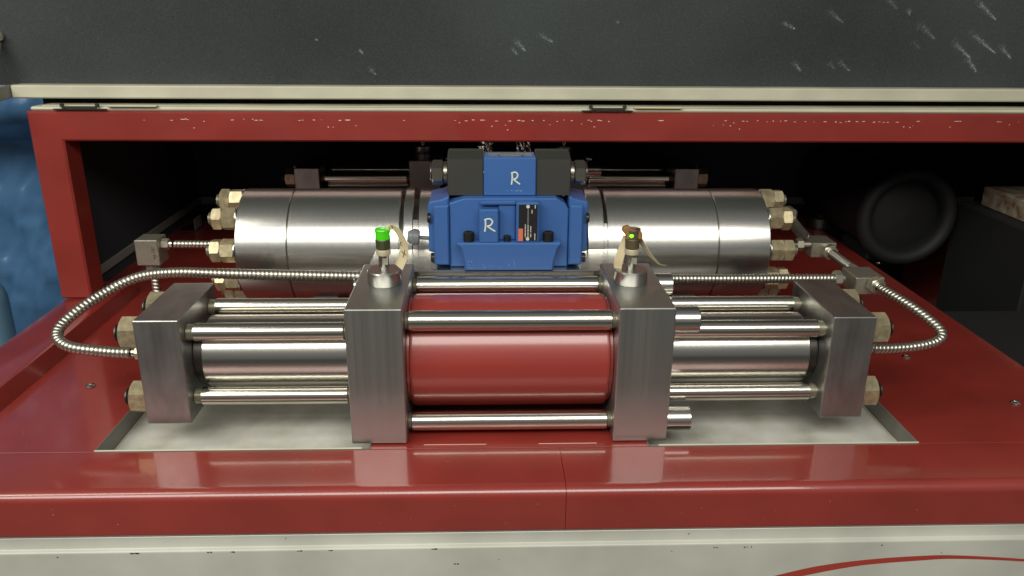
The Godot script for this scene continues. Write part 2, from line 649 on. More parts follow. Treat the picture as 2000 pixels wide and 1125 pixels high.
func _ready() -> void:
	rng.seed = 12
	# camera
	var cam := Camera3D.new()
	cam.name = "camera"
	cam.fov = rad_to_deg(2.0 * atan(562.5 / 1581.0))
	cam.near = 0.02
	cam.far = 60.0
	cam.transform = Transform3D(Basis(Vector3(0.99943281, 0.00741232, 0.03284993), Vector3(0.00401745, 0.94226566, -0.33484218), Vector3(-0.03343532, 0.33478423, 0.94170144)).orthonormalized(), Vector3(-0.03878, 0.61414, 1.04528))
	add_child(cam)
	cam.current = true
	# dim workshop air and the exposure
	var we := WorldEnvironment.new()
	we.name = "environment"
	var e := Environment.new()
	e.background_mode = Environment.BG_COLOR
	e.background_color = Color(0.145, 0.146, 0.142).linear_to_srgb()
	e.tonemap_mode = Environment.TONE_MAPPER_LINEAR
	e.tonemap_exposure = 1.0
	e.sdfgi_enabled = true
	e.ssao_enabled = true
	e.ssil_enabled = true
	we.environment = e
	add_child(we)
	# workshop tube lamps: one above and in front of the bench, one to its left
	lamp(Vector3(-0.4, 1.85, 1.85), Vector3(-0.35, 0.1, -0.2), Vector2(3.6, 0.85), 8.0, Color(1.0, 0.99, 0.955))
	lamp(Vector3(-1.7, 1.7, 0.7), Vector3(-0.4, 0.1, -0.4), Vector2(1.4, 0.3), 1.6, Color(1.0, 0.99, 0.94))
	materials()
	housing()
	intensifier()
	big_cylinder()
	valve()
	sensors()
	plumbing()
	surroundings()
	second_unit()


func housing() -> void:
	var t := thing("machine_housing", "red and cream steel machine housing with drip trays and a raised foam-lined lid", "machine", Vector3(0, -0.3, -0.5))
	var X1 := 1.4
	# front rail: two lengths meeting at a butt seam
	var pr := [Vector2(0.0125, -0.02), Vector2(0.0125, -0.0015), Vector2(0.0135, -0.0005)]
	pr.append(Vector2(0.0145, -0.0005))
	pr.append(Vector2(0.1032, -0.0005))
	for k in 9:
		var a := PI * 0.5 * k / 8.0
		pr.append(Vector2(0.104 + 0.015 * sin(a), -0.0155 + 0.015 * cos(a)))
	pr.append(Vector2(0.119, -0.0165))
	pr.append(Vector2(0.119, -0.0623))
	for k in 5:
		var a := PI * 0.5 * k / 4.0
		pr.append(Vector2(0.113 + 0.006 * cos(a), -0.0628 - 0.006 * sin(a)))
	pr.append(Vector2(0.03, -0.0688))
	for s in [[-1.1, 0.0688], [0.0695, X1]]:
		var g := G.new()
		g.extrude_x(pr, s[0], s[1], Vector2(0.06, -0.03), true)
		part("front_rail", g, M.red, t)
	# deck with the two tray openings
	var dk := G.new()
	dk.prism([Vector2(-0.905, 1.389), Vector2(-0.905, 0.6605), Vector2(-0.80, 0.6605), Vector2(-0.80, 0.262), Vector2(-0.80, -0.0112), Vector2(-0.6, -0.0112), Vector2(-0.6, 0.262), Vector2(-0.206, 0.262), Vector2(-0.206, -0.0112), Vector2(0.20, -0.0112), Vector2(0.20, 0.262), Vector2(0.604, 0.262), Vector2(0.604, -0.0112), Vector2(0.93, -0.0112), Vector2(0.93, 1.389)], -0.004, -0.0006, 0.0004)
	dk.turn_up(0.0)
	part("deck_plate", dk, M.red, t)
	for s in [[-0.6, -0.206, -1.0], [0.2, 0.604, 1.0]]:
		var g := G.new()
		g.box(Vector3(s[0], -0.034, -0.262), Vector3(s[1], -0.03, 0.011), 0.0005)
		var tr := part("drip_tray", g, M.tray, t, "open grey drip tray under the %s end of the front intensifier" % ("left" if s[2] < 0 else "right"))
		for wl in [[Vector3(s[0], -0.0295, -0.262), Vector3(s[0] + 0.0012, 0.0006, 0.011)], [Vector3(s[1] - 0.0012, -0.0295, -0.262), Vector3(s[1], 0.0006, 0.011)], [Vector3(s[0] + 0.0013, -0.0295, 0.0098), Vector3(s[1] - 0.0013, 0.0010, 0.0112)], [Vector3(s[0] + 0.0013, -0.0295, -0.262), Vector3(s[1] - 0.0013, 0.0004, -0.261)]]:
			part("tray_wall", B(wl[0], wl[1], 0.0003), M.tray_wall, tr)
		var fx: float = s[0] + 0.0013 if s[2] < 0 else s[1] - 0.0043
		part("floor_edge", B(Vector3(fx, -0.0298, -0.26), Vector3(fx + 0.003, -0.0285, 0.0095), 0.0005), M.rim, tr)
		var lip := G.new()
		lip.box(Vector3(s[0] if s[2] < 0 else 0.215, -0.0004, 0.0088), Vector3(-0.218 if s[2] < 0 else s[1], 0.0014, 0.0116), 0.0005)
		part("tray_lip", lip, M.rim, tr)
	# pressed slots in the bridge between the trays
	for s in [[-0.129, -0.0375], [0.0393, 0.1254]]:
		var g := B(Vector3(s[0], -0.0005, 0.0012), Vector3(s[1], 0.0003, 0.0019), 0.0002)
		part("slot_edge", g, M.chip_pale, t)
	# left side rail
	var sr := G.new()
	sr.xf = Transform3D(Basis(Vector3(0, 0, 1), Vector3(0, 1, 0), Vector3(1, 0, 0)), Vector3.ZERO)
	sr.extrude_x([Vector2(-0.905, -0.3), Vector2(-0.905, 0.022), Vector2(-0.9035, 0.0255), Vector2(-0.900, 0.027), Vector2(-0.818, 0.027), Vector2(-0.813, 0.0255), Vector2(-0.8105, 0.021), Vector2(-0.800, -0.003)], -0.66, 0.0115, Vector2(-0.85, -0.1), true)
	part("side_rail", sr, M.red, t)
	var sr2 := B(Vector3(1.3, -0.3, -1.385), Vector3(X1, 0.027, 0.0115), 0.004)
	part("side_rail", sr2, M.red, t)
	# square-tube frame
	var fr := G.new()
	fr.prism([Vector2(-0.912, 0.0275), Vector2(-0.850, 0.0275), Vector2(-0.850, 0.3515), Vector2(1.3, 0.3515), Vector2(1.3, 0.0275), Vector2(1.362, 0.0275), Vector2(1.362, 0.4085), Vector2(-0.912, 0.4085)], -0.612, -0.5495, 0.0035)
	var bm := part("hood_frame", fr, M.red, t, "red square-tube frame round the opening with pale paint chips along its top beam")
	var chips := G.new()
	var x := -0.77
	while x < 1.02:
		x += rng.randf_range(0.003, 0.022) if rng.randf() < 0.85 else rng.randf_range(0.05, 0.12)
		var wd := rng.randf_range(0.0015, 0.007) if rng.randf() < 0.8 else rng.randf_range(0.007, 0.013)
		var yy := 0.3935 + rng.randf_range(-0.0014, 0.0014) if rng.randf() < 0.78 else rng.randf_range(0.374, 0.392)
		if yy < 0.391:
			wd = minf(wd, 0.0028)
		blob(chips, Vector3(x, yy, -0.5493), wd, minf(wd * 0.4, rng.randf_range(0.0005, 0.0011)), Vector3(0, 0, 1))
	part("paint_chip", chips, M.chip_pale, bm).set_meta("kind", "stuff")
	# cream channel on top of the beam
	var ch := part("lid_channel", B(Vector3(-0.905, 0.4088, -0.62), Vector3(1.36, 0.4165, -0.553), 0.003), M.rim, t)
	part("channel_lip", B(Vector3(-0.885, 0.4167, -0.60), Vector3(1.36, 0.4187, -0.5585), 0.0008), M.rim, ch)
	# closed dark compartment behind the frame
	part("compartment_wall", B(Vector3(-0.914, -0.3, -1.40), Vector3(-0.9055, 0.409, -0.613), 0.001), M.wall, t)
	part("compartment_wall", B(Vector3(-0.905, -0.3, -1.42), Vector3(1.6, 0.409, -1.39), 0.001), M.wall, t)
	part("compartment_wall", B(Vector3(1.5, -0.3, -1.389), Vector3(1.6, 0.409, -0.613), 0.001), M.wall, t)
	part("compartment_roof", B(Vector3(-0.914, 0.4092, -1.42), Vector3(1.6, 0.43, -0.622), 0.001), M.wall, t)
	part("wall_trim", B(Vector3(-0.905, 0.026, -1.385), Vector3(-0.899, 0.046, -0.63), 0.001), M.trim, t)
	part("wall_trim", B(Vector3(-0.898, 0.024, -1.3895), Vector3(1.49, 0.046, -1.384), 0.001), M.trim, t)
	# lower cream front
	var fp := G.new()
	fp.extrude_x([Vector2(0.02, -0.0694), Vector2(0.1155, -0.0694), Vector2(0.1163, -0.0702), Vector2(0.1163, -0.0710), Vector2(0.1166, -0.0858), Vector2(0.1172, -0.0868), Vector2(0.1188, -0.0874), Vector2(0.1208, -0.0880), Vector2(0.1221, -0.0889), Vector2(0.1226, -0.0903), Vector2(0.1226, -0.0912), Vector2(0.1226, -0.88)], -1.1, X1, Vector2(0.0, -0.3), true)
	var fpo := part("front_panel", fp, M.cream, t, "cream steel front panel with dark paint chips and a red pinstripe")
	var ps := G.new()
	var outer := [[0.362, -0.1365], [0.3658, -0.1349], [0.4213, -0.1205], [0.4916, -0.1107], [0.5627, -0.1061], [0.6132, -0.1061], [0.7091, -0.1139], [0.80, -0.127]]
	var inner := [[0.380, -0.1430], [0.4076, -0.1357], [0.45, -0.1262], [0.493, -0.1193], [0.5641, -0.1138], [0.6132, -0.1120], [0.7101, -0.1182], [0.80, -0.130]]
	for i in 7:
		for k in 6:
			var pts := []
			for q in [[outer, k / 6.0], [outer, (k + 1) / 6.0], [inner, (k + 1) / 6.0], [inner, k / 6.0]]:
				var c: Array = q[0]
				var P := []
				for j in [maxi(i - 1, 0), i, i + 1, mini(i + 2, 7)]:
					P.append(Vector2(c[j][0], c[j][1]))
				var r: Vector2 = P[1].cubic_interpolate(P[2], P[0], P[3], q[1])
				pts.append(Vector3(r.x * 1.011, r.y - 0.0080, 0.1229))
			ps.poly(pts, Vector3(0, 0, 1))
	part("pinstripe", ps, M.stripe, fpo)
	var dc := G.new()
	for c in [[-0.6114, -0.0866, 4], [-0.5122, -0.0766, 13], [-0.4119, -0.0773, 6], [-0.3809, -0.0763, 8], [-0.2904, -0.0764, 6], [-0.2499, -0.0781, 6], [-0.1082, -0.0791, 8], [-0.0799, -0.1074, 6], [0.2425, -0.0702, 3], [0.2774, -0.0866, 5], [0.3204, -0.0867, 5], [0.3288, -0.0866, 4], [0.5136, -0.0868, 4], [0.22, -0.0915, 2], [-0.3083, -0.0685, 2], [0.60, -0.1005, 2], [-0.62, -0.12, 2], [-0.02, -0.101, 2]]:
		var cy: float = c[1] - 0.006
		var on_face: bool = cy < -0.0815
		if on_face:
			cy = minf(cy - 0.0025, -0.0907)
		var z: float = 0.1228 if on_face else 0.1170
		for k in 1 + int(c[2] / 5.0):
			blob(dc, Vector3(c[0] + k * 0.0035 - 0.002 + rng.randf_range(-0.001, 0.001), cy, z), c[2] * 0.00055, rng.randf_range(0.0006, 0.0016), Vector3(0, 0, 1))
	part("paint_chip", dc, M.chip_dark, fpo).set_meta("kind", "stuff")
	# pale scuffs and specks of dust on the enamel
	var sc := G.new()
	for k in 70:
		var p := Vector3(rng.randf_range(-0.78, 0.9), -0.0003, rng.randf_range(0.02, 0.10))
		if k > 40:
			p = Vector3(rng.randf_range(-0.77, -0.62) if k % 2 else rng.randf_range(0.62, 0.9), -0.0004, rng.randf_range(-0.45, 0.0))
		blob(sc, p, rng.randf_range(0.0004, 0.0016), rng.randf_range(0.0003, 0.0007), Vector3.UP)
	for k in 22:
		blob(sc, Vector3(rng.randf_range(-0.75, 0.9), rng.randf_range(-0.055, -0.02), 0.1192), rng.randf_range(0.0004, 0.0012), rng.randf_range(0.0003, 0.0006), Vector3(0, 0, 1))
	part("scuff_mark", sc, M.chip_pale, t).set_meta("kind", "stuff")
	# small angle bracket at the left rear of the deck
	part("bracket", B(Vector3(-0.893, -0.0004, -1.225), Vector3(-0.845, 0.0015, -1.17), 0.0004), M.dark_steel, t)
	part("bracket", B(Vector3(-0.849, 0.0016, -1.225), Vector3(-0.847, 0.034, -1.17), 0.0006), M.trim, t)
	# deck screws
	for s in [[0.8267, -0.1103], [0.7368, -0.2932], [-0.70, -0.2], [0.944, -0.85]]:
		var g := G.new()
		g.xf = along(Vector3.UP, Vector3(s[0], 0, s[1]))
		g.lathe([Vector2(0, 0.0075), Vector2(0.0012, 0.0078), Vector2(0.003, 0.0055), Vector2(0.0036, 0.003), Vector2(0.0022, 0.0026), Vector2(0.0022, 0)], 24)
		part("screw", g, M.polished, t)
	# latch keeper and loose hinge leaves on the channel
	for s in [0.165, -0.845]:
		var g := G.new()
		g.box(Vector3(s, 0.4168, -0.552), Vector3(s + 0.007, 0.4235, -0.546), 0.001)
		g.box(Vector3(s + 0.066, 0.4168, -0.552), Vector3(s + 0.073, 0.4235, -0.546), 0.001)
		g.box(Vector3(s + 0.004, 0.4145, -0.548), Vector3(s + 0.070, 0.4185, -0.543), 0.001)
		g.box(Vector3(s - 0.014, 0.4115, -0.5525), Vector3(s + 0.086, 0.4135, -0.546), 0.0008)
		part("hinge", g, M.dark_steel, t)
		var g2 := G.new()
		g2.box(Vector3(s + 0.088, 0.4172, -0.556), Vector3(s + 0.182, 0.4205, -0.545), 0.0012)
		part("hinge_leaf", g2, M.tape if s > 0 else M.rim, t)
	# the lid standing open
	var lid := Node3D.new()
	lid.name = "lid"
	t.add_child(lid, true)
	lid.position = Vector3(0, 0.755, -0.6) - t.position * 0.0 - Vector3(0, 0.0, 0.0)
	lid.position = Vector3(0, 0.43, -0.57) - t.position
	tag(lid, "raised lid with black foam lining and a cream rim", "")
	part("rim", B(Vector3(-0.942, 0.4305, -0.64), Vector3(1.42, 0.4548, -0.567), 0.0025), M.rim, lid)
	var tilt := Basis(Vector3.RIGHT, deg_to_rad(20.0))
	var fo := G.new()
	fo.xf = Transform3D(tilt, Vector3(0, 0.4552, -0.602))
	fo.poly([Vector3(-1.06, 0, 0), Vector3(1.1, 0, 0), Vector3(1.1, 0.95, 0), Vector3(-1.06, 0.95, 0)], Vector3(0, 0, 1))
	for i in 4:
		fo.uv[i] = Vector2((fo.uv[i].x + 1.1) * 930.0 / 2048.0, fo.uv[i].y * 930.0 / 1024.0)
	fo.box(Vector3(-1.06, 0, -0.03), Vector3(1.42, 0.95, -0.002), 0.002)
	part("foam_lining", fo, foam_material(), lid, "black speckled foam lining with pale scratches")
	var sk := G.new()
	sk.xf = Transform3D(tilt, Vector3(0, 0.4552, -0.602))
	sk.box(Vector3(-1.07, -0.02, -0.05), Vector3(1.42, 0.97, -0.0305), 0.003)
	part("lid_skin", sk, M.rim, lid)
	var fl := G.new()
	fl.prism([Vector2(-0.60, 0.4325), Vector2(-0.42, 0.4225), Vector2(-0.42, 0.4525), Vector2(-0.60, 0.4545)], -0.01, 0.0, 0.001)
	fl.turn_side(-0.944)
	part("side_flange", fl, M.trim, lid)
	# gas strut at the left end of the lid
	var st := thing("gas_strut", "grey gas strut with a ball end at the left edge of the lid", "gas strut", Vector3(-0.95, 0.46, -0.55))
	var a := Vector3(-0.944, 0.545, -0.565)
	var d := Vector3(-0.974, 0.445, -0.545) - a
	part("tube", R(a, d, 0.012, 0.16, 0.0085), M.fitting, st)
	part("rod", R(a, d, 0.002, 0.013, 0.006), M.polished, st)
	var bl := G.new()
	bl.xf = along(d, a)
	var bp := []
	for k in 13:
		bp.append(Vector2(-0.0105 * cos(PI * k / 12.0), 0.0105 * sin(PI * k / 12.0)))
	bl.lathe(bp, 24)
	part("ball_end", bl, M.fitting, st)


# a small flake with an uneven outline lying on a surface
func blob(g: G, at: Vector3, half_w: float, half_h: float, nr: Vector3) -> void:
	var ux := Vector3(1, 0, 0)
	var uy := nr.cross(ux).normalized()
	var pts := []
	for k in 9:
		var a := TAU * k / 9.0
		var s := rng.randf_range(0.55, 1.15)
		pts.append(at + ux * cos(a) * half_w * s * 0.6 + uy * sin(a) * half_h * s)
	g.poly(pts, nr)


func intensifier() -> Node3D:
	var t := thing("hydraulic_intensifier", "front intensifier: steel clamp blocks, tie rods and a red barrel nearest the viewer", "pump", Vector3(-0.002, 0, -0.104))
	# clamp blocks
	for s in [[-0.2335, -0.1535], [0.149, 0.2285]]:
		part("clamp_block", B(Vector3(s[0], 0.0015, -0.206), Vector3(s[1], 0.2115, 0.0), 0.0014), M.milled, t)
	for s in [[-0.5353, -0.4715], [0.4665, 0.530]]:
		part("end_plate", B(Vector3(s[0], 0.0225, -0.192), Vector3(s[1], 0.1855, -0.0275), 0.0012), M.plate, t)
	# red barrel
	var rb := G.new()
	rb.xf = Transform3D(Basis.IDENTITY, Vector3(0, 0.106, -0.104))
	rb.lathe([Vector2(-0.1525, 0.0), Vector2(-0.1525, 0.080), Vector2(-0.1485, 0.080), Vector2(-0.1485, 0.0825), Vector2(-0.147, 0.0848), Vector2(-0.144, 0.086), Vector2(-0.1432, 0.086), Vector2(0.1382, 0.086), Vector2(0.139, 0.086), Vector2(0.142, 0.0848), Vector2(0.1435, 0.0825), Vector2(0.1435, 0.080), Vector2(0.148, 0.080), Vector2(0.148, 0)], 96)
	part("barrel", rb, M.red_barrel, t, "red painted barrel between the clamp blocks")
	# inner tie rods with thread at both ends
	for y in [0.183, 0.0225]:
		for z in [-0.030, -0.180]:
			var o := Vector3(0, y, z)
			var rd := part("tie_rod", R(o, Vector3.RIGHT, -0.1475, 0.1425, 0.0146, 0.001), M.rod, t)
			var g := G.new()
			g.xf = Transform3D(Basis.IDENTITY, o)
			g.thread(-0.1532, -0.1476, 0.0125, 0.0018)
			part("thread", g, M.fitting, rd)
			var gb := G.new()
			gb.xf = Transform3D(Basis.IDENTITY, o)
			gb.thread(0.1426, 0.1488, 0.0125, 0.0018)
			part("thread", gb, M.fitting, rd)
			# socket nut outside the right block
			var r := 0.0192
			var x1 := 0.268 if z > -0.1 else 0.262
			part("socket_nut", R(o, Vector3.RIGHT, 0.2286, x1, r, 0.0012), M.hp, t)
			if z < -0.1:
				part("socket_nut", R(o, Vector3.RIGHT, -0.2465, -0.2338, 0.014, 0.001), M.hp, t)
	# high-pressure cylinders, outer tie rods and their nuts
	for s in [-1.0, 1.0]:
		var xa := -0.2338 if s < 0 else 0.2288
		var xb := -0.4712 if s < 0 else 0.4662
		var c := Vector3(0, 0.1045, -0.109)
		var lo := minf(xa, xb)
		var hi := maxf(xa, xb)
		var gap := 0.0145
		var cyl := R(c, Vector3.RIGHT, lo + (gap if s < 0 else 0.0), hi - (gap if s > 0 else 0.0), 0.0545, 0.0015, 72)
		part("pressure_cylinder", cyl, M.hp, t)
		part("cylinder_neck", R(c, Vector3.RIGHT, xb if s < 0 else hi - gap + 0.0002, xb + gap - 0.0002 if s < 0 else xb, 0.047, 0.001, 64), M.dark_steel, t)
		for y in [0.156, 0.053]:
			for z in [-0.0575, -0.1605]:
				var o := Vector3(0, y, z)
				var rd := part("tie_rod", R(o, Vector3.RIGHT, lo + 0.0105, hi - 0.0105, 0.0136, 0.001), M.rod, t)
				var g := G.new()
				g.xf = Transform3D(Basis.IDENTITY, o)
				g.thread(lo, lo + 0.0104, 0.0118, 0.0018)
				part("thread", g, M.fitting, rd)
				var gb := G.new()
				gb.xf = Transform3D(Basis.IDENTITY, o)
				gb.thread(hi - 0.0104, hi, 0.0118, 0.0018)
				part("thread", gb, M.fitting, rd)
				var nx: float = -0.5355 if s < 0 else 0.5302
				var nu := G.new()
				nu.xf = Transform3D(Basis(Vector3(s, 0, 0), Vector3(0, 1, 0), Vector3(0, 0, s)), Vector3(nx, y, z))
				nu.hexnut(0.0002, 0.0275, 0.044, rng.randf_range(-0.12, 0.12) + deg_to_rad(30.0))
				var no := part("hex_nut", nu, M.zinc, t)
				var sd := G.new()
				sd.xf = nu.xf
				sd.thread(0.0276, 0.0365, 0.0135, 0.0018)
				part("stud", sd, M.dark_steel, no)
		# pressure port in the outer face
		var px: float = -0.5355 if s < 0 else 0.5302
		part("port", R(Vector3(px, 0.1045, -0.101), Vector3(s, 0, 0), 0.0, 0.022, 0.0066, 0.0005, 24), M.fitting, t)
	return t


func big_cylinder() -> void:
	var t := thing("hydraulic_cylinder", "large brushed steel cylinder with brassy hex nuts behind the blue valve", "cylinder", Vector3(-0.002, 0.07, -0.43))
	var c := Transform3D(Basis.IDENTITY, Vector3(0, 0.178, -0.43))
	var r := 0.105
	# end flanges, barrels and centre with fine seams
	var secs := [[-0.477, -0.3868, "end_flange"], [-0.386, -0.1895, "barrel"], [-0.1825, -0.1655, "collar"], [-0.1565, 0.1435, "centre_tube"], [0.1440, 0.1735, "collar"], [0.1795, 0.3790, "barrel"], [0.3798, 0.473, "end_flange"]]
	for s in secs:
		var g := G.new()
		g.xf = c
		var rr: float = r + (0.0022 if s[2] == "collar" else 0.0)
		g.lathe([Vector2(s[0], 0), Vector2(s[0], rr - 0.0012), Vector2(s[0] + 0.0012, rr), Vector2(s[1] - 0.0012, rr), Vector2(s[1], rr - 0.0012), Vector2(s[1], 0)], 128)
		part(s[2], g, M.turned, t)
	# the grooves beside the collars are closed below by a clamp shoe
	for s in [[-0.1893, -0.1827, 25.0, 0.001], [-0.1653, -0.1567, 41.0, 0.001], [0.1737, 0.1793, 37.0, 0.0008]]:
		var g := G.new()
		g.xf = c
		g.lathe([Vector2(s[0], 0.08), Vector2(s[0], r - 0.0003), Vector2(s[1], r - 0.0003), Vector2(s[1], 0.08)], 48, PI * 0.5 - deg_to_rad(s[2]), PI * 0.5 + deg_to_rad(85.0))
		for a in [PI * 0.5 - deg_to_rad(s[2])]:
			var o := Vector3(0, cos(a), sin(a))
			g.poly([Vector3(s[0], 0, 0) + o * 0.08, Vector3(s[1], 0, 0) + o * 0.08, Vector3(s[1], 0, 0) + o * (r - 0.0003), Vector3(s[0], 0, 0) + o * (r - 0.0003)], Vector3(0, sin(a), -cos(a)))
		part("clamp_shoe", g, M.turned, t)
		var cr := R(Vector3(0, 0.178, -0.43), Vector3.RIGHT, s[0] - 0.001, s[1] + 0.001, 0.09, 0.0002, 64)
		part("groove_core", cr, M.dark_steel, t)
	# nuts round both ends: a nut, a locknut and the stud
	for s in [-1.0, 1.0]:
		var x := -0.4772 if s < 0 else 0.4732
		for k in 9:
			var a := deg_to_rad((9.5 if s < 0 else 8.5) + 40.0 * k)
			var o := Vector3(x, 0.178 + 0.0855 * sin(a), -0.43 + 0.0855 * cos(a))
			var bs := Transform3D(Basis(Vector3(s, 0, 0), Vector3(0, 1, 0), Vector3(0, 0, s)), o)
			var w := G.new()
			w.xf = bs
			w.rod(0.0, 0.003, 0.0215, 0.0006, 32)
			var n1 := G.new()
			n1.xf = bs
			n1.hexnut(0.0031, 0.027, 0.0365, rng.randf_range(0.0, 1.0))
			var no := part("hex_nut", n1, M.zinc, t)
			part("washer", w, M.hp, no)
			var n2 := G.new()
			n2.xf = bs
			n2.hexnut(0.0272, 0.045, 0.0365, rng.randf_range(0.0, 1.0))
			part("locknut", n2, M.zinc, no)
			var sd := G.new()
			sd.xf = bs
			sd.thread(0.0452, 0.052, 0.0115, 0.0016)
			part("stud", sd, M.fitting, no)
	part("saddle", B(Vector3(-0.36, 0.0, -0.49), Vector3(-0.31, 0.085, -0.37), 0.003), M.dark_steel, t)
	part("saddle", B(Vector3(0.31, 0.0, -0.49), Vector3(0.36, 0.085, -0.37), 0.003), M.dark_steel, t)
	var mb := thing("manifold_block", "flat steel manifold block under the blue valve", "manifold", Vector3(-0.015, 0.07, -0.27))
	part("block", B(Vector3(-0.231, 0.0705, -0.337), Vector3(0.197, 0.199, -0.2085), 0.0015), M.hp, mb)
	part("foot", B(Vector3(-0.20, 0.0, -0.32), Vector3(0.17, 0.0703, -0.225), 0.001), M.dark_steel, mb)


func letter_r(parent: Node3D, at: Vector3, w: float, h: float) -> void:
	var g := G.new()
	g.sweep([at + Vector3(0, 0, 0), at + Vector3(w * 0.08, h * 0.5, 0), at + Vector3(w * 0.05, h, 0)], 0.0015, 8, 0.0, 0.0, 0.003)
	g.sweep([at + Vector3(-w * 0.05, h * 0.93, 0), at + Vector3(w * 0.45, h * 1.03, 0), at + Vector3(w * 0.75, h * 0.8, 0), at + Vector3(w * 0.55, h * 0.5, 0), at + Vector3(w * 0.2, h * 0.42, 0)], 0.0015, 8, 0.0, 0.0, 0.003)
	g.sweep([at + Vector3(w * 0.25, h * 0.42, 0), at + Vector3(w * 0.6, h * 0.22, 0), at + Vector3(w, h * 0.02, 0)], 0.0015, 8, 0.0, 0.0, 0.003)
	for i in g.v.size():
		g.v[i].z = at.z + clampf((g.v[i].z - at.z) * 0.3, 0.0, 1.0)
	part("chalk_letter", g, M.chalk, parent)


func cap_screw(t: Node3D, at: Vector3, d: Vector3, r: float, h: float) -> void:
	var g := G.new()
	g.xf = along(d, at)
	g.lathe([Vector2(0, r), Vector2(h - 0.001, r), Vector2(h, r - 0.001), Vector2(h, r * 0.6), Vector2(h * 0.55, r * 0.55), Vector2(h * 0.55, 0)], 28)
	part("socket_screw", g, M.black_screw, t)


